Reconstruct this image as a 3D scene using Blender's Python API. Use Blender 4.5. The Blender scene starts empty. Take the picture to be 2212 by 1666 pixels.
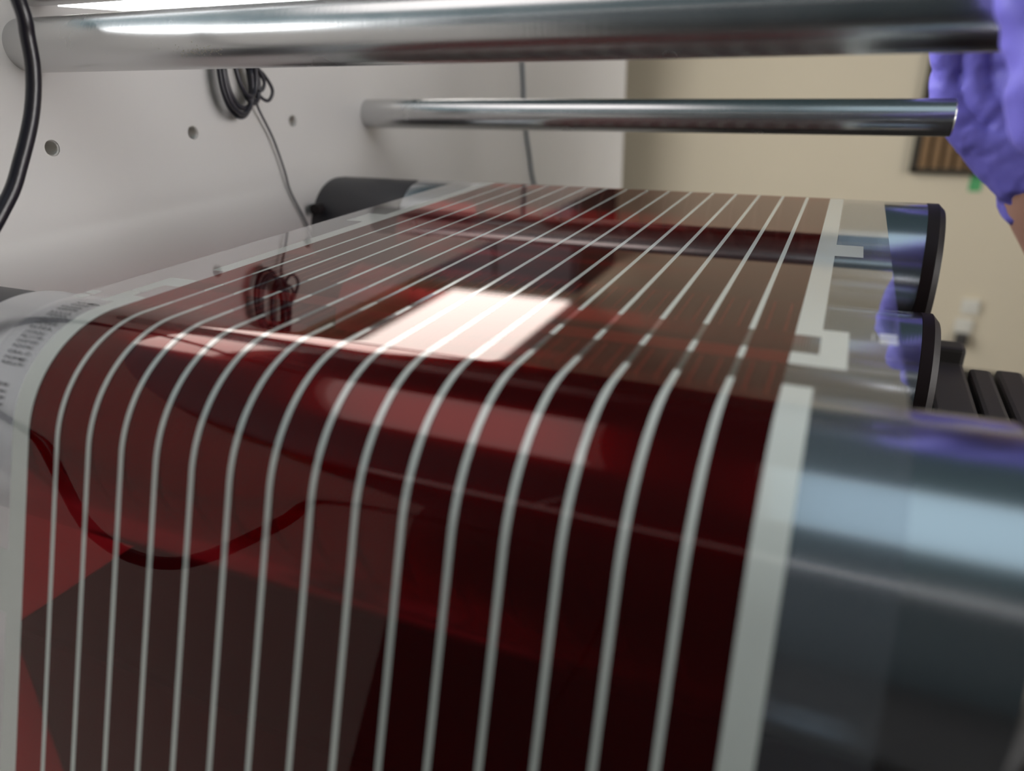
import bpy, bmesh, math, random
from mathutils import Vector, Matrix
random.seed(7)
scene = bpy.context.scene
COL = scene.collection
PI = math.pi

# ------------------------------------------------------------------ camera
RIGHT = Vector((0.91654995, 0.39952827, -0.01770146))
DOWN = Vector((0.142194, -0.36693551, -0.91931453))
FWD = Vector((-0.37378744, 0.84008065, -0.39312524))
cam_d = bpy.data.cameras.new('camera')
cam = bpy.data.objects.new('camera', cam_d)
COL.objects.link(cam)
M = Matrix.Identity(4)
for r in range(3):
    M[r][0] = RIGHT[r]; M[r][1] = -DOWN[r]; M[r][2] = -FWD[r]
M[0][3], M[1][3], M[2][3] = 0.24734, -0.18791, 0.0810
cam.matrix_world = M
cam_d.sensor_fit = 'HORIZONTAL'
cam_d.sensor_width = 36.0
cam_d.lens = 1608.7 / 2212 * 36.0
cam_d.clip_start = 0.005
cam_d.clip_end = 60
cam_d.dof.use_dof = True
cam_d.dof.focus_distance = 0.365
cam_d.dof.aperture_fstop = 5.5
scene.camera = cam

# ------------------------------------------------------------------ world, exposure
wd = bpy.data.worlds.new('World'); scene.world = wd
wd.use_nodes = True
wd.node_tree.nodes['Background'].inputs[0].default_value = (0.55, 0.75, 0.95, 1)
wd.node_tree.nodes['Background'].inputs[1].default_value = 0.0
vs = scene.view_settings
vs.view_transform = 'Standard'; vs.look = 'None'; vs.gamma = 1.0
vs.use_curve_mapping = False
vs.exposure = 0.12

# ------------------------------------------------------------------ materials
def new_mat(name):
    m = bpy.data.materials.new(name); m.use_nodes = True
    nt = m.node_tree; nt.nodes.clear()
    out = nt.nodes.new('ShaderNodeOutputMaterial')
    return m, nt, out

def N(nt, kind, **kw):
    n = nt.nodes.new(kind)
    for k, v in kw.items():
        setattr(n, k, v)
    return n

def noise_bump(nt, scale=(1, 1, 1), freq=200, strength=0.1, dist=0.0005, detail=3):
    tc = N(nt, 'ShaderNodeTexCoord'); mp = N(nt, 'ShaderNodeMapping')
    mp.inputs['Scale'].default_value = scale
    nz = N(nt, 'ShaderNodeTexNoise'); nz.inputs['Scale'].default_value = freq
    nz.inputs['Detail'].default_value = detail
    bp = N(nt, 'ShaderNodeBump'); bp.inputs['Strength'].default_value = strength
    bp.inputs['Distance'].default_value = dist
    nt.links.new(tc.outputs['Object'], mp.inputs['Vector'])
    nt.links.new(mp.outputs['Vector'], nz.inputs['Vector'])
    nt.links.new(nz.outputs['Fac'], bp.inputs['Height'])
    return nz, bp

def pbr(name, col, rough=0.5, metal=0.0, spec=0.5, bump=None, var=0.0, vfreq=8, coat=0.0, sheen=0.0):
    m, nt, out = new_mat(name)
    b = N(nt, 'ShaderNodeBsdfPrincipled')
    b.inputs['Base Color'].default_value = (*col, 1)
    b.inputs['Roughness'].default_value = rough
    b.inputs['Metallic'].default_value = metal
    b.inputs['Specular IOR Level'].default_value = spec
    b.inputs['Coat Weight'].default_value = coat
    nt.links.new(b.outputs[0], out.inputs['Surface'])
    if bump:
        nz, bp = noise_bump(nt, **bump)
        nt.links.new(bp.outputs[0], b.inputs['Normal'])
    if var:
        tc = N(nt, 'ShaderNodeTexCoord'); nz = N(nt, 'ShaderNodeTexNoise')
        nz.inputs['Scale'].default_value = vfreq; nz.inputs['Detail'].default_value = 4
        mx = N(nt, 'ShaderNodeMixRGB'); mx.blend_type = 'MIX'
        mx.inputs[1].default_value = (*[c * (1 - var) for c in col], 1)
        mx.inputs[2].default_value = (*[min(1, c * (1 + var)) for c in col], 1)
        nt.links.new(tc.outputs['Object'], nz.inputs['Vector'])
        nt.links.new(nz.outputs['Fac'], mx.inputs[0])
        nt.links.new(mx.outputs[0], b.inputs['Base Color'])
    return m

def steel(name, col, rough, tarn=0.25):
    """turned steel: fine rings round the axis (x), slightly uneven gloss"""
    m, nt, out = new_mat(name)
    b = N(nt, 'ShaderNodeBsdfPrincipled')
    b.inputs['Metallic'].default_value = 1.0
    b.inputs['Base Color'].default_value = (*col, 1)
    b.inputs['Specular IOR Level'].default_value = 0.5
    nz, bp = noise_bump(nt, (1, 0.03, 0.03), 900, 0.10, 0.0002, 2)
    nt.links.new(bp.outputs[0], b.inputs['Normal'])
    tc = N(nt, 'ShaderNodeTexCoord'); n2 = N(nt, 'ShaderNodeTexNoise')
    n2.inputs['Scale'].default_value = 30; n2.inputs['Detail'].default_value = 5
    mr = N(nt, 'ShaderNodeMapRange')
    mr.inputs['To Min'].default_value = rough * (1 - tarn)
    mr.inputs['To Max'].default_value = rough * (1 + tarn)
    nt.links.new(tc.outputs['Object'], n2.inputs['Vector'])
    nt.links.new(n2.outputs['Fac'], mr.inputs['Value'])
    nt.links.new(mr.outputs[0], b.inputs['Roughness'])
    nt.links.new(b.outputs[0], out.inputs['Surface'])
    return m

def emis(name, col, strength):
    m, nt, out = new_mat(name)
    e = N(nt, 'ShaderNodeEmission')
    e.inputs[0].default_value = (*col, 1); e.inputs[1].default_value = strength
    nt.links.new(e.outputs[0], out.inputs['Surface'])
    return m

def sheet_reflectance(nt, f0, gain=1.0):
    """reflectance of a thin two-faced sheet against the viewing angle (Schlick, both faces)"""
    lw = N(nt, 'ShaderNodeLayerWeight'); lw.inputs['Blend'].default_value = 0.5
    p = N(nt, 'ShaderNodeMath', operation='POWER'); p.inputs[1].default_value = 5
    a = N(nt, 'ShaderNodeMath', operation='MULTIPLY_ADD')
    a.inputs[1].default_value = 1 - f0; a.inputs[2].default_value = f0
    t = N(nt, 'ShaderNodeMath', operation='MULTIPLY'); t.inputs[1].default_value = 2
    d = N(nt, 'ShaderNodeMath', operation='ADD'); d.inputs[1].default_value = 1
    q = N(nt, 'ShaderNodeMath', operation='DIVIDE')
    g = N(nt, 'ShaderNodeMath', operation='MULTIPLY'); g.inputs[1].default_value = gain
    g.use_clamp = True
    nt.links.new(lw.outputs['Facing'], p.inputs[0])
    nt.links.new(p.outputs[0], a.inputs[0])
    nt.links.new(a.outputs[0], t.inputs[0]); nt.links.new(a.outputs[0], d.inputs[0])
    nt.links.new(t.outputs[0], q.inputs[0]); nt.links.new(d.outputs[0], q.inputs[1])
    nt.links.new(q.outputs[0], g.inputs[0])
    return g.outputs[0]

def film_mat(name, tint, diff, diff_w, f0=0.045, rough=0.02, gain=1.0, ribs=0.0, gloss=(1, 1, 1)):
    m, nt, out = new_mat(name)
    tr = N(nt, 'ShaderNodeBsdfTransparent'); tr.inputs[0].default_value = (*tint, 1)
    df = N(nt, 'ShaderNodeBsdfDiffuse'); df.inputs[0].default_value = (*diff, 1)
    gl = N(nt, 'ShaderNodeBsdfGlossy'); gl.inputs[0].default_value = (*gloss, 1)
    gl.inputs['Roughness'].default_value = rough
    m1 = N(nt, 'ShaderNodeMixShader'); m1.inputs[0].default_value = diff_w
    m2 = N(nt, 'ShaderNodeMixShader')
    nt.links.new(tr.outputs[0], m1.inputs[1]); nt.links.new(df.outputs[0], m1.inputs[2])
    nt.links.new(sheet_reflectance(nt, f0, gain), m2.inputs[0])
    nt.links.new(m1.outputs[0], m2.inputs[1]); nt.links.new(gl.outputs[0], m2.inputs[2])
    if ribs:   # fine coating ribs across the web
        nz, bp = noise_bump(nt, (0.04, 1, 1), 700, ribs, 0.0001, 2)
        nt.links.new(bp.outputs[0], gl.inputs['Normal'])
    nt.links.new(m2.outputs[0], out.inputs['Surface'])
    return m

MAT = {}
MAT['plate'] = pbr('plate_paint', (0.64, 0.625, 0.615), 0.42, spec=0.4, bump=dict(freq=900, strength=0.06, dist=0.0003), var=0.03, vfreq=14)
MAT['thread'] = pbr('tapped_aluminium', (0.72, 0.70, 0.67), 0.45, metal=0.35, bump=dict(freq=300, strength=0.05))
MAT['steel_idler'] = steel('idler_steel', (0.60, 0.60, 0.60), 0.25)
MAT['steel_roller'] = steel('roller_steel', (0.62, 0.64, 0.67), 0.21, 0.15)
MAT['black_hub'] = pbr('black_anodised', (0.045, 0.043, 0.05), 0.45, bump=dict(freq=700, strength=0.05))
MAT['black_cap'] = pbr('black_cap_plastic', (0.020, 0.016, 0.017), 0.5, spec=0.25, bump=dict(freq=700, strength=0.05))
MAT['rubber'] = pbr('black_rubber', (0.012, 0.010, 0.016), 0.32, bump=dict(freq=500, strength=0.15))
MAT['cable_grey'] = pbr('dark_cable_jacket', (0.035, 0.034, 0.045), 0.35, bump=dict(freq=500, strength=0.1))
MAT['cable_blue'] = pbr('slate_blue_cable', (0.16, 0.19, 0.22), 0.5, bump=dict(freq=300, strength=0.1))
MAT['rail'] = pbr('black_rail_paint', (0.050, 0.045, 0.042), 0.55, bump=dict(freq=600, strength=0.08))
MAT['rail_dark'] = pbr('rail_recess', (0.02, 0.02, 0.03), 0.5, bump=dict(freq=600, strength=0.08))
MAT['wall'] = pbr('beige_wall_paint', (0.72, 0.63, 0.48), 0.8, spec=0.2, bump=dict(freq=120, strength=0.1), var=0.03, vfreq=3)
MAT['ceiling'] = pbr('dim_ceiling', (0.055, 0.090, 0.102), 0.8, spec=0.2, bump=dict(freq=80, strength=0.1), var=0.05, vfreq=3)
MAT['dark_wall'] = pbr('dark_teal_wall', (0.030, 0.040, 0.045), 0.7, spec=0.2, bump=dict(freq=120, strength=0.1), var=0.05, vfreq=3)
MAT['floor'] = pbr('dark_floor', (0.022, 0.020, 0.020), 0.6, bump=dict(freq=60, strength=0.1), var=0.15, vfreq=5)
MAT['bed'] = pbr('machine_bed_paint', (0.03, 0.03, 0.033), 0.6, bump=dict(freq=200, strength=0.1))
MAT['wood'] = pbr('brown_slat_wood', (0.22, 0.125, 0.055), 0.55, bump=dict(scale=(4, 4, 0.3), freq=60, strength=0.2, dist=0.002), var=0.3, vfreq=12)
MAT['wood_dark'] = pbr('dark_wood', (0.035, 0.028, 0.018), 0.6, bump=dict(freq=60, strength=0.2))
MAT['green'] = pbr('green_sticker', (0.10, 0.42, 0.16), 0.5, bump=dict(freq=100, strength=0.03))
MAT['white'] = pbr('white_plastic', (0.75, 0.72, 0.64), 0.4, bump=dict(freq=100, strength=0.03))
MAT['white_metal'] = pbr('white_metal', (0.70, 0.70, 0.70), 0.5, bump=dict(freq=100, strength=0.03))
MAT['light'] = emis('luminous_diffuser', (1.0, 0.95, 0.90), 4.5)
MAT['added_window'] = emis('added_window_pane', (1.0, 0.97, 0.95), 13.0)
MAT['light_mid'] = emis('middle_diffuser', (1.0, 0.96, 0.95), 1.8)
MAT['light_line'] = emis('tube_light', (1.0, 0.96, 0.95), 1.3)
MAT['light_cool'] = emis('cool_diffuser', (0.66, 0.88, 1.0), 0.75)
MAT['window_light'] = emis('daylight_pane', (0.95, 0.98, 1.0), 9.0)
MAT['clear'] = film_mat('clear_film', (0.90, 0.91, 0.93), (0.6, 0.62, 0.66), 0.05)
MAT['cell'] = film_mat('wine_red_coating', (0.335, 0.012, 0.018), (0.50, 0.012, 0.020), 0.04, f0=0.019, rough=0.018, gain=0.74, ribs=0.02, gloss=(1.0, 0.88, 0.84))
MAT['cream'] = film_mat('cream_print', (0.5, 0.5, 0.45), (0.71, 0.745, 0.70), 0.92, f0=0.06, rough=0.08, gain=1.0)
MAT['underprint'] = pbr('cream_underprint', (0.85, 0.68, 0.50), 0.6, bump=dict(freq=500, strength=0.03))
MAT['speck'] = pbr('dried_adhesive', (0.62, 0.56, 0.44), 0.6, bump=dict(freq=500, strength=0.03))
MAT['ink'] = pbr('black_ink', (0.008, 0.008, 0.010), 0.5, bump=dict(freq=500, strength=0.03))
MAT['glove'] = pbr('purple_nitrile', (0.19, 0.165, 0.62), 0.5, spec=0.4, bump=dict(freq=55, strength=0.55, dist=0.004, detail=2))
MAT['skin'] = pbr('skin', (0.50, 0.27, 0.20), 0.5, spec=0.4, bump=dict(freq=300, strength=0.1), var=0.08, vfreq=30)
MAT['coat'] = pbr('white_lab_coat', (0.55, 0.55, 0.56), 0.8, bump=dict(freq=40, strength=0.4, dist=0.01))
MAT['trouser'] = pbr('dark_trousers', (0.03, 0.035, 0.06), 0.8, bump=dict(freq=60, strength=0.3, dist=0.01))
MAT['hair'] = pbr('dark_hair', (0.03, 0.02, 0.015), 0.5, bump=dict(scale=(1, 1, 0.1), freq=200, strength=0.5))

# ------------------------------------------------------------------ builders
def obj(name, data, mat=None, parent=None):
    if isinstance(data, bmesh.types.BMesh):
        me = bpy.data.meshes.new(name); data.to_mesh(me); data.free()
    else:
        me = data
    o = bpy.data.objects.new(name, me); COL.objects.link(o)
    if mat: me.materials.append(MAT[mat])
    if parent: o.parent = parent
    return o

def tag(o, label=None, cat=None, group=None, kind=None):
    if label: o['label'] = label
    if cat: o['category'] = cat
    if group: o['group'] = group
    if kind: o['kind'] = kind
    return o

def empty(name, label, cat, loc=(0, 0, 0), group=None):
    o = bpy.data.objects.new(name, None); COL.objects.link(o); o.location = loc
    o.empty_display_size = 0.02
    return tag(o, label, cat, group)

def part(name, bm, mat, parent):
    """child whose mesh is given in world coordinates"""
    o = obj(name, bm, mat, parent)
    p = parent; off = Vector(parent.location)
    while p.parent: p = p.parent; off = off + Vector(p.location)
    o.data.transform(Matrix.Translation(-off))
    return o

def finish(bm, ang=35):
    bmesh.ops.recalc_face_normals(bm, faces=bm.faces)
    for f in bm.faces: f.smooth = True
    for e in bm.edges:
        if len(e.link_faces) == 2 and e.calc_face_angle(0) > math.radians(ang): e.smooth = False
    return bm

def box(x0, x1, y0, y1, z0, z1, bm=None, bev=0.0):
    own = bm is None
    if own: bm = bmesh.new()
    r = bmesh.ops.create_cube(bm, size=1)
    for v in r['verts']:
        v.co = Vector((x0 + (v.co.x + .5) * (x1 - x0), y0 + (v.co.y + .5) * (y1 - y0), z0 + (v.co.z + .5) * (z1 - z0)))
    if bev:
        es = list({e for v in r['verts'] for e in v.link_edges})
        bmesh.ops.bevel(bm, geom=es, offset=bev, segments=2, affect='EDGES', profile=0.6)
    return bm

def lathe(prof, yc, zc, seg=96, skew=0.0, x_ref=0.0):
    """surface of revolution about an axis along x; profile [(x, r)]"""
    bm = bmesh.new(); rings = []
    for x, r in prof:
        yo = yc + skew * (x_ref - x)
        if r < 1e-6:
            rings.append([bm.verts.new((x, yo, zc))])
        else:
            rings.append([bm.verts.new((x, yo + r * math.cos(2 * PI * k / seg), zc + r * math.sin(2 * PI * k / seg))) for k in range(seg)])
    for a, b in zip(rings, rings[1:]):
        for k in range(seg):
            k2 = (k + 1) % seg
            if len(a) == 1 and len(b) == 1: continue
            if len(a) == 1: bm.faces.new((a[0], b[k], b[k2]))
            elif len(b) == 1: bm.faces.new((a[k], a[k2], b[0]))
            else: bm.faces.new((a[k], a[k2], b[k2], b[k]))
    return finish(bm)

def catmull(pts, n=10):
    P = [Vector(p) for p in pts]; P = [P[0] * 2 - P[1]] + P + [P[-1] * 2 - P[-2]]
    out = []
    for i in range(1, len(P) - 2):
        a, b, c, d = P[i - 1:i + 3]
        for k in range(n):
            t = k / n
            out.append(.5 * ((2 * b) + (c - a) * t + (2 * a - 5 * b + 4 * c - d) * t * t + (3 * b - a - 3 * c + d) * t ** 3))
    out.append(P[-2]); return out

def tube(path, r, seg=12, bm=None):
    own = bm is None
    if own: bm = bmesh.new()
    rings = []; up = Vector((0.3, 0.2, 0.93)).normalized(); nrm = None
    for i, p in enumerate(path):
        t = (path[min(i + 1, len(path) - 1)] - path[max(i - 1, 0)]).normalized()
        if nrm is None:
            nrm = t.cross(up)
            if nrm.length < 1e-3: nrm = t.cross(Vector((1, 0, 0)))
        nrm = (nrm - t * nrm.dot(t)).normalized(); b = t.cross(nrm)
        rings.append([bm.verts.new(p + (nrm * math.cos(2 * PI * k / seg) + b * math.sin(2 * PI * k / seg)) * r) for k in range(seg)])
    for a, b in zip(rings, rings[1:]):
        for k in range(seg): bm.faces.new((a[k], a[(k + 1) % seg], b[(k + 1) % seg], b[k]))
    bm.faces.new(rings[0][::-1]); bm.faces.new(rings[-1])
    for f in bm.faces: f.smooth = True
    return bm

# ------------------------------------------------------------------ room
XL, XR, YB, YF, ZC, ZF = -2.1, 2.6, 3.6, -2.8, 1.60, -1.25
ZL = 1.12             # the lights hang below the ceiling on rods
def struct(name, bm, mat, label=None):
    o = obj(name, bm, mat); o['kind'] = 'structure'
    if label: o['label'] = label
    return o
struct('floor', box(XL - .1, XR + .1, YF - .1, YB + .1, ZF - .1, ZF), 'floor', 'dark lab floor under the machine')
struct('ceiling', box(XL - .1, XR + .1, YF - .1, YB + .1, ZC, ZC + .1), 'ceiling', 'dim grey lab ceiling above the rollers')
struct('wall_back', box(XL - .1, XR + .1, YB, YB + .1, ZF, ZC), 'wall', 'plain beige wall beyond the film')
RW = (-.35, .85, -.10, .95)   # unseen window added on the operator side to light the plate face
bm = bmesh.new()
box(XR, XR + .1, YF, RW[0], ZF, ZC, bm); box(XR, XR + .1, RW[1], YB, ZF, ZC, bm)
box(XR, XR + .1, RW[0], RW[1], ZF, RW[2], bm); box(XR, XR + .1, RW[0], RW[1], RW[3], ZC, bm)
struct('wall_right', bm, 'wall', 'beige wall on the operator side with one added window')
win = obj('added_window_right_offscreen', box(XR + .05, XR + .06, *RW), 'added_window'); tag(win, 'large bright window added behind the operator to light the plate', kind='structure')
bm = bmesh.new()
for a in ((RW[0] - .04, RW[1] + .04, RW[2] - .04, RW[2]), (RW[0] - .04, RW[1] + .04, RW[3], RW[3] + .04), (RW[0] - .04, RW[0], RW[2], RW[3]), (RW[1], RW[1] + .04, RW[2], RW[3])):
    box(XR - .015, XR + .05, *a, bm)
part('window_frame', bm, 'white_metal', win)
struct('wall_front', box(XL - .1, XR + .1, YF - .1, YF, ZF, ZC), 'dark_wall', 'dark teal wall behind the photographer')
# left wall is pierced by two windows
WINS = [(1.25, 3.10, .17, .56), (-2.40, 1.05, .17, 1.46)]
bm = bmesh.new()
box(XL - .1, XL, YF, WINS[1][0], ZF, ZC, bm); box(XL - .1, XL, WINS[0][1], YB, ZF, ZC, bm); box(XL - .1, XL, WINS[1][1], WINS[0][0], ZF, ZC, bm)
for y0, y1, z0, z1 in WINS:
    box(XL - .1, XL, y0, y1, ZF, z0, bm); box(XL - .1, XL, y0, y1, z1, ZC, bm)
struct('wall_left', bm, 'wall', 'beige side wall with bright windows behind the grey plate')
for n, (y0, y1, z0, z1) in enumerate(WINS):
    win = obj(('window_1', 'window_left_offscreen')[n], box(XL - .06, XL - .05, y0, y1, z0, z1), 'window_light')
    tag(win, ('low bright window seen over the top edge of the grey plate', 'tall bright window behind the grey plate')[n], kind='structure')
    bm = bmesh.new()
    for a in ((y0 - .04, y1 + .04, z0 - .04, z0), (y0 - .04, y1 + .04, z1, z1 + .04), (y0 - .04, y0, z0, z1), (y1, y1 + .04, z0, z1)):
        box(XL - .05, XL + .015, *a, bm)
    part('window_frame', bm, 'white_metal', win)
    if n == 0:
        for k in range(10):   # lowered slats at the foot of the blind
            z = z0 + .012 + k * .0125
            part('blind_slat', box(XL - .012, XL - .006, y0 + .01, y1 - .01, z, z + .006), 'rail', win)

# ceiling lights
def ceiling_light(name, x0, x1, y0, y1, label, group=None, mat='light'):
    t = empty(name + '_offscreen', label, 'light', ((x0 + x1) / 2, (y0 + y1) / 2, ZC), group)
    bm = bmesh.new()
    for a in ((x0 - .02, x1 + .02, y0 - .02, y0), (x0 - .02, x1 + .02, y1, y1 + .02), (x0 - .02, x0, y0, y1), (x1, x1 + .02, y0, y1)):
        box(*a, ZL - .03, ZL, bm)
    part('frame', bm, 'white_metal', t)
    part('housing', box(x0 - .02, x1 + .02, y0 - .02, y1 + .02, ZL, ZL + .02), 'white_metal', t)
    part(name.replace('light', 'diffuser') + '_offscreen', box(x0, x1, y0, y1, ZL - .02, ZL - .001), mat, t)
    for fx, fy in ((.25, .5), (.75, .5)):
        cx, cy = x0 + (x1 - x0) * fx, y0 + (y1 - y0) * fy
        part('rod', box(cx - .006, cx + .006, cy - .006, cy + .006, ZL + .019, ZC + .001), 'white_metal', t)
    return t
for y1, where, at in ((3.5, 'over_cabinet', 'over the added black cabinet'), (2.2, 'by_low_window', 'beside the low window'), (0.98, 'by_tall_window', 'beside the tall window')):
    ceiling_light('pendant_light_' + where, -1.75, -1.03, y1 - 1.1 + (.4 if y1 < 1 else 0), y1, 'flat white hanging light behind the grey plate, ' + at, 'lights behind the plate')
ceiling_light('pendant_light_over_film', -.68, -.12, -.45, .22, 'soft white hanging light above the left half of the film', mat='light_mid')
ceiling_light('pendant_light_over_roller', .20, .75, -.75, .02, 'cool bluish hanging light above the front steel roller', mat='light_cool')
ceiling_light('tube_light_across_room', -1.1, 1.3, -1.75, -1.70, 'thin tube light hung across the room in front of the machine', mat='light_line')

cab = empty('added_dark_cabinet', 'tall black equipment cabinet behind the grey plate by the beige wall', 'cabinet', (-1.36, 3.3, ZF))  # unseen dark block, added so the film reflects black instead of beige wall
part('body', box(-2.05, -.82, 3.0, YB - .01, ZF, .90, bev=.01), 'bed', cab)
for k in range(3):
    xa = -2.03 + k * .40
    d = part('door', box(xa, xa + .38, 2.985, 3.001, ZF + .08, .86, bev=.004), 'rail_dark', cab)
    part('handle', box(xa + .34, xa + .355, 2.962, 2.986, -.25, -.05, bev=.004), 'thread', d)

# ------------------------------------------------------------------ machine side plate with tapped holes
XP = -0.145
pts = [(-.62, -1.25), (1.225, -1.25), (1.225, .1145), (.118, .1145), (.118, .1440), (-.62, .1440)]
bm = bmesh.new()
fa = bm.faces.new([bm.verts.new((XP, y, z)) for y, z in pts])
ex = bmesh.ops.extrude_face_region(bm, geom=[fa])
bmesh.ops.translate(bm, verts=[v for v in ex['geom'] if isinstance(v, bmesh.types.BMVert)], vec=(-.015, 0, 0))
bmesh.ops.recalc_face_normals(bm, faces=bm.faces)
plate = obj('machine_side_plate', bm, 'plate')
tag(plate, 'pale grey flat side plate with tapped holes carrying the rollers', 'machine plate')
HR = .0043
holes = [(y, z) for y, z in ((.0951, .0455), (.1943, .0456), (.294, .0462))]
bmc = bmesh.new()
for y, z in holes:
    r = bmesh.ops.create_cone(bmc, cap_ends=True, segments=40, radius1=HR, radius2=HR, depth=.06, matrix=Matrix.Translation((XP, y, z)) @ Matrix.Rotation(PI / 2, 4, 'Y'))
cutter = obj('hole_cutter', bmc)
md = plate.modifiers.new('holes', 'BOOLEAN'); md.object = cutter; md.operation = 'DIFFERENCE'; md.solver = 'EXACT'
dg = bpy.context.evaluated_depsgraph_get(); dg.update()
me = bpy.data.meshes.new_from_object(plate.evaluated_get(dg))
plate.modifiers.clear(); plate.data = me
bpy.data.objects.remove(cutter, do_unlink=True)
prof = []
for k in range(12):
    x = XP - .0006 - k * .0012
    prof += [(x, HR + .00005), (x - .0006, HR - .0006)]
for y, z in holes:
    part('threaded_hole', lathe(prof + [(XP - .0152, HR), (XP - .0152, 0)], y, z, 40), 'thread', plate)

# ------------------------------------------------------------------ rollers
def roller(name, label, cat, yc, zc, parts, group=None, skew=0, x_ref=0):
    t = empty(name, label, cat, (XP, yc, zc), group)
    for pn, prof, mat in parts:
        part(pn, lathe(prof, yc, zc, 128, skew, x_ref), mat, t)
    return t
RF = 0.0474           # film path radius over the front roller
rs = RF - 0.0004
roller('front_roller', 'large polished steel roller the striped red film bends down over', 'roller', 0, -RF, [
    ('roller_body', [(-.055, 0), (-.055, rs - .0012), (-.0538, rs), (.2945, rs), (.2990, rs - .0040), (.2990, .020), (.2970, .018), (.2970, 0)], 'steel_roller'),
    ('hub', [(XP, 0), (XP, rs - .0015), (-.0552, rs - .0015), (-.0552, 0)], 'black_hub'),
    ('shaft', [(.296, 0), (.296, .010), (.309, .010), (.310, .009), (.310, 0)], 'steel_roller')])
RB, YR = 0.0423, 0.3355
SK = 0.012
rb = RB - .0004
rr = roller('rear_roller', 'steel roller with black ends turning the film down at its far end', 'roller', YR, -RB, [
    ('roller_body', [(-.065, 0), (-.065, rb - .001), (-.064, rb), (.294, rb), (.294, 0)], 'steel_roller'),
    ('hub', [(XP, 0), (XP, rb - .001), (-.139, rb - .0003), (-.0652, rb - .0003), (-.0652, 0)], 'black_hub'),
    ('end_cap', [(.2942, 0), (.2942, rb + .0002), (.3005, rb + .0002), (.3040, rb - .0032), (.3040, .012), (.3035, 0)], 'black_cap')], skew=SK, x_ref=.294)
bm = bmesh.new()
bmesh.ops.create_cone(bm, cap_ends=True, segments=20, radius1=.0045, radius2=.0045, depth=.008, matrix=Matrix.Translation((-.136, .2995, -.020)) @ Matrix.Rotation(PI / 2, 4, 'X'))
part('set_screw', finish(bm), 'black_cap', rr)
rm = .0394
roller('middle_roller', 'steel roller with black end cap below the film beside the black rails', 'roller', .253, -.086, [
    ('roller_body', [(-.065, 0), (-.065, rm), (.2946, rm), (.2946, 0)], 'steel_roller'),
    ('hub', [(XP, 0), (XP, rm - .0004), (-.0652, rm - .0004), (-.0652, 0)], 'black_hub'),
    ('end_cap', [(.2948, 0), (.2948, rm + .0002), (.3005, rm + .0002), (.3040, rm - .0038), (.3040, .012), (.3035, 0)], 'black_cap')])
RI = .0127
gr = roller('guide_roller', 'bare steel idler roller above the film, purple fingers curled over its end', 'roller', .0953, .0953, [
    ('roller_body', [(XP, 0), (XP, RI), (.364, RI), (.365, RI - .001), (.365, 0)], 'steel_idler')])
roller('guide_roller', 'bare steel idler roller ending against the purple glove palm', 'roller', .396, .0458, [
    ('roller_body', [(XP, 0), (XP, .0118), (.3040, .0118), (.3050, .0108), (.3050, 0)], 'steel_idler')])
roller('guide_roller', 'topmost steel idler roller on the raised part of the plate', 'roller', .104, .1263, [
    ('roller_body', [(XP, 0), (XP, RI), (.364, RI), (.365, RI - .001), (.365, 0)], 'steel_idler')])

# dried specks of adhesive on the thick roller
bm = bmesh.new()
for k in range(130):
    x = random.gauss(-.0195, .0065); t = math.radians(random.gauss(205, 5)); d = random.uniform(.00008, .00028)
    if not -.035 < x < -.005: continue
    c0 = Vector((x, .0953 + (RI + .00003) * math.cos(t), .0953 + (RI + .00003) * math.sin(t)))
    e1 = Vector((1, 0, 0)); e2 = Vector((0, -math.sin(t), math.cos(t)))
    vsq = [bm.verts.new(c0 + e1 * d * math.cos(a_) * random.uniform(.6, 1.6) + e2 * d * math.sin(a_)) for a_ in (0, 1.26, 2.51, 3.77, 5.03)]
    bm.faces.new(vsq)
o = part('adhesive_specks', bm, 'speck', gr); o['kind'] = 'stuff'; o['label'] = 'pale dried specks on the roller'

# ------------------------------------------------------------------ the film web
WRAP = 1.25
S_END = -0.50
def path(x, s, off=0.0):
    yc = YR + SK * (.294 - x)
    if s > yc:
        t = (s - yc) / RB; tm = 1.75
        R = RB + off
        if t <= tm: return Vector((x, yc + R * math.sin(t), -RB + R * math.cos(t)))
        e = (t - tm) * RB
        return Vector((x, yc + R * math.sin(tm) + e * math.cos(tm), -RB + R * math.cos(tm) - e * math.sin(tm)))
    if s >= 0: return Vector((x, s, off))
    t = -s / RF; R = RF + off
    if t <= WRAP: return Vector((x, -R * math.sin(t), -RF + R * math.cos(t)))
    e = -s - RF * WRAP
    return Vector((x, -R * math.sin(WRAP) - e * math.cos(WRAP), -RF + R * math.cos(WRAP) - e * math.sin(WRAP)))
S_ALL = sorted(set([-.50, -.40, -.30, -.25, -.20, -.15, -.12, -.10, -.08, -.07, -.066, -.063] +
    [round(-.0615 + .0015 * k, 5) for k in range(43)] + [.004, .008, .016, .03, .05, .08, .11, .14, .17, .20, .23, .26, .29, .31, .325] +
    [round(.330 + .002 * k, 5) for k in range(48)] + [.43, .46, .50]))
S_TOP = .50
def sheet(x0, x1, s0, s1, off=0.0, bm=None, nx=1):
    """strip of web between two x positions and two path lengths"""
    own = bm is None
    if own: bm = bmesh.new()
    ss = [s0] + [s for s in S_ALL if s0 + 2e-4 < s < s1 - 2e-4] + [s1]
    rows = [[bm.verts.new(path(x0 + (x1 - x0) * i / nx, s, off)) for i in range(nx + 1)] for s in ss]
    for a, b in zip(rows, rows[1:]):
        for i in range(nx):
            f = bm.faces.new((a[i], a[i + 1], b[i + 1], b[i])); f.smooth = True
    return bm
web = empty('solar_film_web', 'long transparent film printed with wine red stripes and cream lines over the rollers', 'film', (0, 0, 0))
PT, GW = .015, .0019
FX0, FX1 = -.0303, .270
BL0, BL1, BR0, BR1 = -.0071, .0011, .2389, .2469
GAPS = [i * PT + .0003 for i in range(1, 16)]
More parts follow.
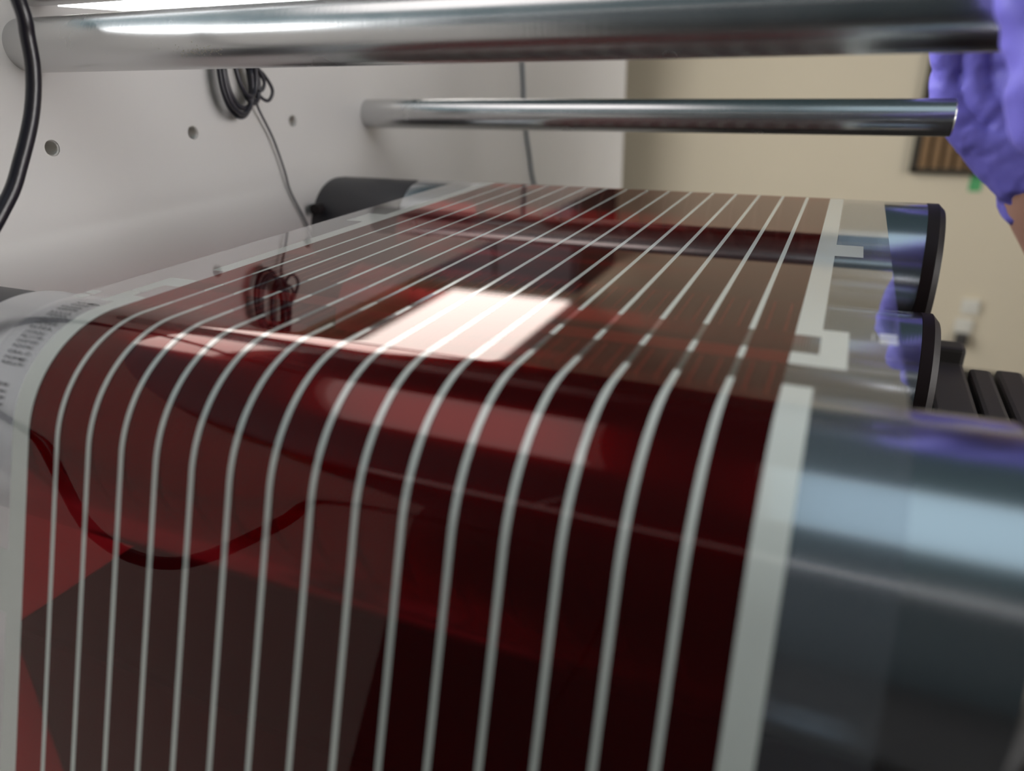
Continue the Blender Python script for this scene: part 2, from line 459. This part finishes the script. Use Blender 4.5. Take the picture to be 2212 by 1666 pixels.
seg_cream = [(S_END, .0130), (.0297, .0400), (.0576, S_TOP)]
seg_clear = [(.0130, .0297), (.0400, .0576)]
# clear substrate: margins and the unprinted windows
bm = bmesh.new()
sheet(FX0, BL0, S_END, S_TOP, 0, bm, 3); sheet(BR1, FX1, S_END, S_TOP, 0, bm, 3)
for g in GAPS:
    for s0, s1 in seg_clear: sheet(g - GW / 2, g + GW / 2, s0, s1, 0, bm)
sheet(BR0, BR1, .0129, .0295, 0, bm); sheet(BR0, BR1, .0400, .0568, 0, bm)
sheet(BL0, BL1, .0405, .0569, 0, bm); sheet(BL0, BL1, .0140, .0305, 0, bm)
part('clear_substrate', bm, 'clear', web)['label'] = 'clear glossy plastic margins of the film'
# red coated cells
edges = [BL1] + [v for g in GAPS for v in (g - GW / 2, g + GW / 2)] + [BR0]
for k in range(16):
    o = part('coated_stripe', sheet(edges[2 * k], edges[2 * k + 1], S_END, S_TOP, 0), 'cell', web)
# cream lines between the cells
for g in GAPS:
    bm = bmesh.new()
    for s0, s1 in seg_cream: sheet(g - GW / 2, g + GW / 2, s0, s1, .00003, bm)
    part('cream_line', bm, 'cream', web)
# cream side bands with their bracket marks
bm = bmesh.new()
for s0, s1 in ((S_END, .0129), (.0295, .0400), (.0568, S_TOP)): sheet(BR0, BR1, s0, s1, .00003, bm)
sheet(BR1, .2549, .0295, .0645, .00003, bm)
part('cream_band', bm, 'cream', web)
bm = bmesh.new()
for s0, s1 in ((S_END, .0140), (.0305, .0405), (.0569, S_TOP)): sheet(BL0, BL1, s0, s1, .00003, bm)
sheet(-.0145, BL0, .0053, .0186, .00003, bm); sheet(-.0145, BL0, .0191, .0405, .00003, bm)
part('cream_band', bm, 'cream', web)
for a in ((BR1, .2587, .1745, .1985), (-.0190, BL0, .1755, .2000), (-.0190, BL0, -.1260, -.1025), (BR1, .2587, -.1265, -.1025)):
    part('cream_tab', sheet(*a, .00004), 'cream', web)
for a in ((-.0297, -.0240, .0047, .0088), (-.0297, -.0236, .0103, .0142), (.2637, .2690, .0569, .0616), (.2637, .2690, .0623, .0671)):
    part('registration_mark', sheet(*a, .00004), 'cream', web)
bm = bmesh.new()
for a in ((.2617, .2621, .0588, .0654), (.2621, .2635, .0588, .0592), (.2621, .2635, .0650, .0654)): sheet(*a, .00004, bm)
part('registration_bracket', bm, 'cream', web)
# underprint glowing through the coating: cross bars and thin lead lines
bm = bmesh.new()
for k in range(16):
    sheet(edges[2 * k] + .0004, edges[2 * k + 1] - .0004, .0300, .0398, -.00012, bm)
part('underprint_bar', bm, 'underprint', web)['kind'] = 'stuff'
bm = bmesh.new()
for k in range(16):
    for dx, s0, s1 in ((.0045, .0050, .0282), (.0105, .0052, .0282), (.0045, .0592, .0925), (.0105, .0592, .0925)):
        x = k * PT + dx
        if edges[2 * k] + .001 < x < edges[2 * k + 1] - .001: sheet(x - .00045, x + .00045, s0, s1, -.00012, bm)
part('underprint_line', bm, 'underprint', web)['kind'] = 'stuff'
# printed characters along the left margin
rows = [('NPAA', -.0005), ('0000', -.0028), ('#####', -.0051), ('N0000', -.0073), ('BAAAA', -.0102), ('TNNNN', -.0121),
        ('O////', -.0147), ('OJ000', -.0169), ('EL00A', -.0196), ('JUNN/', -.0221), ('N///0', -.0244), ('OOFUE', -.0266),
        ('ROOR/', -.0289), ('OBA-O', -.0315), ('PAWME', -.0340), ('NELLN', -.0360),
        ('NZ0OR', -.0440), ('AOA0N', -.0465), ('NEOOR', -.0488), ('BL/0A', -.0512)]
for txt, s in rows:
    cu = bpy.data.curves.new('txt', 'FONT'); cu.body = txt; cu.size = 1.0; cu.align_x = 'LEFT'; cu.space_character = 1.45
    cu.shear = 0.2; cu.offset = 0.015
    to = bpy.data.objects.new('txt', cu); COL.objects.link(to)
    dg = bpy.context.evaluated_depsgraph_get(); dg.update()
    tm = bpy.data.meshes.new_from_object(to.evaluated_get(dg))
    bpy.data.objects.remove(to, do_unlink=True); bpy.data.curves.remove(cu)
    xs = [v.co.x for v in tm.vertices]; wdt = max(xs) - min(xs); mn = min(xs)
    W = .0112 if len(txt) > 4 else .0090
    x_start = -.0228 if s > -.04 else -.0260
    if s > -.004: x_start = -.0202
    for v in tm.vertices:
        u, h = (v.co.x - mn) / wdt, v.co.y
        v.co = path(x_start + W * u, s - .0007 + .0013 * h / .72, .00008)
    part('printed_text', tm, 'ink', web)

# ------------------------------------------------------------------ winding roll under the front, machine bed, rails
e = -S_END - RF * WRAP
pe = path(0, S_END)
nf = Vector((0, -math.sin(WRAP), math.cos(WRAP)))
cw = pe - nf * .055
roller('winding_roll', 'steel winding roller below the front roller taking up the film', 'roller', cw.y, cw.z, [
    ('roller_body', [(-.055, 0), (-.055, .0546), (.294, .0546), (.294, 0)], 'steel_roller'),
    ('hub', [(XP, 0), (XP, .0530), (-.0552, .0530), (-.0552, 0)], 'black_hub')])
bed = obj('machine_bed', box(XP + .0005, .385, .0, .42, ZF, -.20, bev=.004), 'bed')
tag(bed, 'black box shaped machine bed below the rollers', 'machine bed')
def rail(x0, x1, y1, label, lip=False):
    t = empty('guide_rail', label, 'rail', ((x0 + x1) / 2, .18, -.20), 'black rails beside the rollers')
    part('rail_body', box(x0, x1, .02, y1, -.2005, -.100, bev=.0025), 'rail', t)
    part('rail_groove', box(x0 + .003, x1 - .003, .018, y1 + .001, -.19, -.16), 'rail_dark', t)
    if lip: part('end_stop', box(x0, x1 + .0005, y1 - .001, y1 + .016, -.1995, -.0905, bev=.0025), 'rail', t)
    return t
rail(.3100, .3325, .338, 'black rail with a raised end stop beside the roller cap', True)
rail(.3350, .3475, .331, 'slim black rail between two other black rails')
rail(.3500, .3645, .334, 'outermost black rail on the operator side')

# ------------------------------------------------------------------ cables
c = catmull([(-.085, .034, .24), (-.072, .0351, .15), (-.06, .0351, .1086), (-.06, .0351, .0954), (-.06, .0336, .0818), (-.06, .0283, .0663), (-.06, .0188, .0493), (-.06, .0089, .0352),
             (-.061, -.012, .016), (-.066, -.060, -.012), (-.064, -.098, -.034), (-.037, -.118, -.069), (-.001, -.133, -.074), (.038, -.144, -.047), (.054, -.150, -.026), (.077, -.170, -.012), (.09, -.25, .005), (.10, -.40, .02), (.10, -.62, .05), (.05, -.80, -.1), (-.05, -.85, -.45), (-.05, -.85, -1.23)], 8)
tag(obj('thick_cable', tube(c, .0029, 14), 'rubber'), 'thick black cable hanging in front of the upper roller end', 'cable')

XC = XP + .009
coil = empty('coiled_cable', 'bundle of coiled dark cable hanging against the grey plate', 'cable', (XC, .235, .12))
bm = bmesh.new()
def loop(yl, yr, zb, xo, zt=.128, lean=0.0):
    p = []
    for k in range(41):
        t = 2 * PI * k / 40
        ym = (yl + yr) / 2; hw = (yr - yl) / 2
        z = (zb + zt) / 2 + (zt - zb) / 2 * math.sin(t)
        wide = 0.55 + 0.45 * (1 - (z - zb) / (zt - zb))
        p.append(Vector((XC + xo + .001 * math.sin(2 * t), ym + hw * math.cos(t) * wide + lean * (zt - z), z)))
    tube(p, .0016, 10, bm)
loop(.2110, .2440, .0555, .005, .110); loop(.2150, .2475, .0585, .002, .109, .03); loop(.2200, .2440, .0660, .007, .108, .06)
loop(.2130, .2480, .0530, -.001, .110, .02); loop(.2240, .2490, .0615, .003, .108, .10)
part('cable_loops', bm, 'cable_grey', coil)
part('cable_loop', tube(catmull([(XC + .002, .236, .106), (XC + .003, .2440, .088), (XC + .004, .2540, .0790), (XC + .004, .2605, .0690), (XC + .003, .2560, .0625), (XC + .002, .2490, .0660), (XC, .2470, .0760), (XC - .001, .242, .10)], 8), .0012, 10), 'cable_grey', coil)
part('cable_loop', tube(catmull([(XC + .004, .238, .106), (XC + .005, .2470, .0850), (XC + .005, .2520, .0740), (XC + .003, .2480, .0700), (XC + .001, .243, .09)], 8), .0012, 10), 'cable_grey', coil)
part('cable_tail', tube(catmull([(XC - .001, .2470, .0760), (XC - .002, .2500, .0640), (XP + .005, .2529, .0572), (XP + .004, .2649, .036), (XP + .004, .2727, .0121), (XP + .003, .2775, -.0039), (XP + .003, .2917, -.0312), (XP + .003, .300, -.06), (XP + .003, .304, -.12), (XP + .003, .302, -.19)], 8), .0008, 10), 'cable_grey', coil)
bm = bmesh.new()
tube([Vector((XC + .002 + .0065 * math.cos(2 * PI * k / 24), .2325 + .0115 * math.sin(2 * PI * k / 24), .097)) for k in range(25)], .0013, 8, bm)
part('cable_tie', bm, 'rubber', coil)
bm = tube(catmull([(XP - .002, .2325, .1055), (XP + .004, .2325, .1055), (XP + .0125, .2325, .1065), (XP + .0135, .2325, .1095)], 6), .0020, 10)
part('hook', bm, 'thread', coil)
w2 = tube(catmull([(XP + .003, .735, .114), (XP + .003, .738, .083), (XP + .003, .741, .05), (XP + .003, .743, .018), (XP + .003, .765, -.045), (XP + .003, .79, -.15), (XP + .003, .79, -.60)], 8), .0022, 10)
tag(obj('thin_cable', w2, 'cable_blue'), 'thin slate blue cable hanging on the shaded far part of the plate', 'cable')

# ------------------------------------------------------------------ things on the back wall
vent = empty('slatted_panel', 'brown vertical slat panel in a dark frame on the beige wall', 'slat panel', (.72, YB, -.37))
bm = bmesh.new()
x0, x1, z0, z1 = .488, 1.00, -.372, .42
for a in ((x0, x1, z0, z0 + .022), (x0, x1, z1 - .022, z1), (x0, x0 + .022, z0, z1), (x1 - .022, x1, z0, z1)):
    box(a[0], a[1], YB - .05, YB + .001, a[2], a[3], bm)
part('frame', bm, 'wood_dark', vent)
part('backing', box(x0 + .01, x1 - .01, YB - .012, YB + .001, z0 + .01, z1 - .01), 'wood_dark', vent)
x = x0 + .028
while x < x1 - .05:
    part('slat', box(x, x + .034, YB - .045, YB - .012, z0 + .02, z1 - .02, bev=.004), 'wood', vent); x += .046
tag(obj('sticker', box(.728, .775, YB - .003, YB + .0005, -.445, -.375), 'green'), 'small green sticker on the beige wall under the purple glove', 'sticker')
so = empty('wall_socket', 'white wall socket pair low on the beige wall', 'socket', (.83, YB, -1.0))
part('upper_plate', box(.800, .872, YB - .020, YB + .001, -.985, -.915, bev=.006), 'white', so)
part('lower_plate', box(.790, .862, YB - .020, YB + .001, -1.075, -1.005, bev=.006), 'white', so)
for cx, cz in ((.836, -.95), (.826, -1.04)):
    bm = bmesh.new()
    bmesh.ops.create_cone(bm, cap_ends=True, segments=24, radius1=.019, radius2=.019, depth=.004, matrix=Matrix.Translation((cx, YB - .0205, cz)) @ Matrix.Rotation(PI / 2, 4, 'X'))
    part('outlet', finish(bm), 'white', so)
part('plug', box(.800, .850, YB - .06, YB - .018, -1.125, -1.070, bev=.008), 'rail', so)

# ------------------------------------------------------------------ person
def skin_mesh(chains, mat, name, parent=None, sub=2, voxel=None, smooth=0, wrinkle=None):
    """chains: [(parent index or None, point, radius)]"""
    me = bpy.data.meshes.new(name)
    vs_ = [c[1] for c in chains]; es = [(c[0], i) for i, c in enumerate(chains) if c[0] is not None]
    me.from_pydata(vs_, es, [])
    o = bpy.data.objects.new(name, me); COL.objects.link(o)
    md = o.modifiers.new('skin', 'SKIN'); md.use_smooth_shade = True; md.branch_smoothing = 0.6
    for i, c in enumerate(chains):
        sv = me.skin_vertices[0].data[i]
        r = c[2] if isinstance(c[2], tuple) else (c[2], c[2])
        sv.radius = r; sv.use_root = (i == 0)
    o.modifiers.new('sub', 'SUBSURF').levels = sub
    if voxel:
        rm_ = o.modifiers.new('rm', 'REMESH'); rm_.mode = 'VOXEL'; rm_.voxel_size = voxel; rm_.use_smooth_shade = True
    if smooth:
        sm = o.modifiers.new('sm', 'SMOOTH'); sm.iterations = smooth; sm.factor = .5
    if wrinkle:
        tx = bpy.data.textures.new('folds', 'MARBLE'); tx.noise_scale = wrinkle[0]; tx.turbulence = 9; tx.marble_type = 'SOFT'
        dm = o.modifiers.new('dp', 'DISPLACE'); dm.texture = tx; dm.strength = wrinkle[1]; dm.mid_level = .5
    dg = bpy.context.evaluated_depsgraph_get(); dg.update()
    nm = bpy.data.meshes.new_from_object(o.evaluated_get(dg))
    bpy.data.objects.remove(o, do_unlink=True)
    nm.materials.clear()
    for p in nm.polygons: p.use_smooth = True
    return obj(name, nm, mat, parent)

# right hand (far one): wrist, forearm
WR = (.372, .455, -.008); ER = (.527, .50, -.203); SR = (.74, .80, .12)
WL = (.338, .262, .128); EL = (.575, .33, .02); SL = (.74, .42, .12)
body = [
    (None, (.84, .61, -.32), (.15, .13)),      # 0 pelvis
    (0, (.83, .61, -.12), (.13, .115)), (1, (.80, .61, .06), (.15, .12)), (2, (.785, .61, .135), (.12, .085)),
    (3, (.775, .61, .195), .055), (4, (.765, .61, .235), .058), (5, (.75, .61, .285), (.072, .078)), (6, (.755, .61, .345), (.078, .086)), (7, (.76, .61, .395), (.062, .07)),
    (3, SR, .058), (9, (.64, .66, -.05), .047), (10, ER, .042), (11, (.46, .48, -.12), .037), (12, (.405, .463, -.050), .0285), (13, WR, .025), (14, (.352, .452, .03), .022),
    (3, SL, .058), (16, (.66, .37, .07), .047), (17, EL, .042), (18, (.47, .305, .07), .036), (19, (.39, .28, .108), .029), (20, WL, .025), (21, (.330, .20, .128), .020),
    (0, (.85, .70, -.45), .095), (23, (.84, .71, -.80), .065), (24, (.86, .71, -1.16), .045), (25, (.78, .71, -1.21), .038),
    (0, (.85, .52, -.45), .095), (27, (.84, .51, -.80), .065), (28, (.86, .51, -1.16), .045), (29, (.78, .51, -1.21), .038),
    (6, (.672, .61, .300), .012),               # nose
]
person = skin_mesh(body, 'skin', 'person', sub=2)
tag(person, 'person in purple gloves reaching both hands to the upper rollers', 'person')
coat = [(None, (.84, .61, -.48), (.185, .17)), (0, (.84, .61, -.32), (.18, .16)), (1, (.83, .61, -.12), (.16, .145)), (2, (.80, .61, .06), (.175, .145)), (3, (.785, .61, .14), (.125, .10)),
        (4, SR, .070), (5, (.64, .66, -.05), .060), (6, (.565, .56, -.175), .055),
        (4, SL, .070), (8, (.66, .37, .07), .060), (9, (.60, .335, .03), .055)]
skin_mesh(coat, 'coat', 'lab_coat', person)
tr = [(None, (.845, .61, -.40), (.155, .14)), (0, (.85, .70, -.50), .10), (1, (.84, .71, -.80), .075), (2, (.86, .71, -1.14), .06),
      (0, (.85, .52, -.50), .10), (4, (.84, .51, -.80), .075), (5, (.86, .51, -1.14), .06)]
skin_mesh(tr, 'trouser', 'trousers', person)
hr = [(None, (.79, .61, .385), (.075, .08)), (0, (.80, .61, .35), (.070, .084)), (1, (.815, .61, .29), (.05, .07))]
skin_mesh(hr, 'hair', 'hair', person)
for dy in (-.03, .03):
    bm = bmesh.new()
    bmesh.ops.create_uvsphere(bm, u_segments=16, v_segments=10, radius=.011, matrix=Matrix.Translation((.684, .61 + dy, .325)))
    for f in bm.faces: f.smooth = True
    part('eye', bm, 'white', person)
bm = bmesh.new(); tube(catmull([(.688, .585, .262), (.680, .61, .259), (.688, .635, .262)], 6), .005, 8, bm)
part('lips', bm, 'skin', person)

def glove(chains, name):
    return skin_mesh(chains, 'glove', name, person, sub=2, voxel=.0022, smooth=3, wrinkle=(.030, .0040))
# far glove: fingers up behind the thick roller, palm towards the thin roller
a = Vector((-.54, 0, .84)); p = Vector((.84, 0, .54))
W = Vector(WR)
ch = [(None, tuple(W + Vector((.012, .004, -.016))), .0305), (0, tuple(W), .0275), (1, tuple(W + a * .03), (.030, .022))]
cen = len(ch) - 1
for off, ln, r in ((-.024, .062, .0100), (-.006, .074, .0105), (.011, .080, .0108), (.032, .072, .0105)):
    k = W + a * .088 + p * off + Vector((0, -.004 + abs(off) * .1, 0))
    ch.append((cen, tuple(W + a * .055 + p * off * .85), (.0150, .0135))); i0 = len(ch) - 1
    ch.append((i0, tuple(k), r * 1.12)); d = Vector((-.22, 0, .975))
    for j, (f, bend) in enumerate(((.42, -.012), (.32, -.020), (.26, -.030))):
        k = k + d * ln * f * 1.05 + Vector((0, bend * .5, 0))
        ch.append((len(ch) - 1, tuple(k), r * (1 - .06 * j)))
ch.append((cen, tuple(W + a * .03 + p * .030 + Vector((0, -.012, 0))), .015)); i0 = len(ch) - 1
ch.append((i0, tuple(W + a * .058 + p * .050 + Vector((0, -.024, 0))), .0125))
ch.append((i0 + 1, tuple(W + a * .085 + p * .058 + Vector((0, -.030, 0))), .0112))
ch.append((i0 + 2, tuple(W + a * .105 + p * .058 + Vector((0, -.032, 0))), .0095))
g1 = glove(ch, 'glove'); g1['label'] = 'wrinkled purple glove behind the thin roller'
# near glove: laid over the thick roller, fingers hanging in front of it
ch = [(None, (.355, .285, .128), .030), (0, WL, .0270), (1, (.330, .215, .131), (.030, .018))]
cen = 2
for dx, ln, r in ((0, 1.0, .0102), (.0225, 1.08, .0106), (.044, 1.02, .0104), (.064, .86, .0094)):
    ch.append((cen, (.2975 + dx * .95, .168, .130), (.0140, .0125))); i0 = len(ch) - 1
    pts_ = [(.2905 + dx, .128, .1235), (.2840 + dx, .090, .1205), (.2850 + dx, .0690, .1020), (.2935 + dx, .0690, .102 - .028 * ln), (.2995 + dx, .0730, .102 - .046 * ln)]
    for j, q_ in enumerate(pts_):
        ch.append((len(ch) - 1 if j else i0, q_, r * (1.12, 1.05, 1.0, .95, .86)[j]))
ch.append((cen, (.303, .200, .124), .015)); i0 = len(ch) - 1
ch.append((i0, (.290, .172, .118), .0125)); ch.append((i0 + 1, (.286, .145, .112), .0112)); ch.append((i0 + 2, (.285, .125, .108), .0095))
g2 = glove(ch, 'glove'); g2['label'] = 'purple glove with fingers hanging over the thick roller'
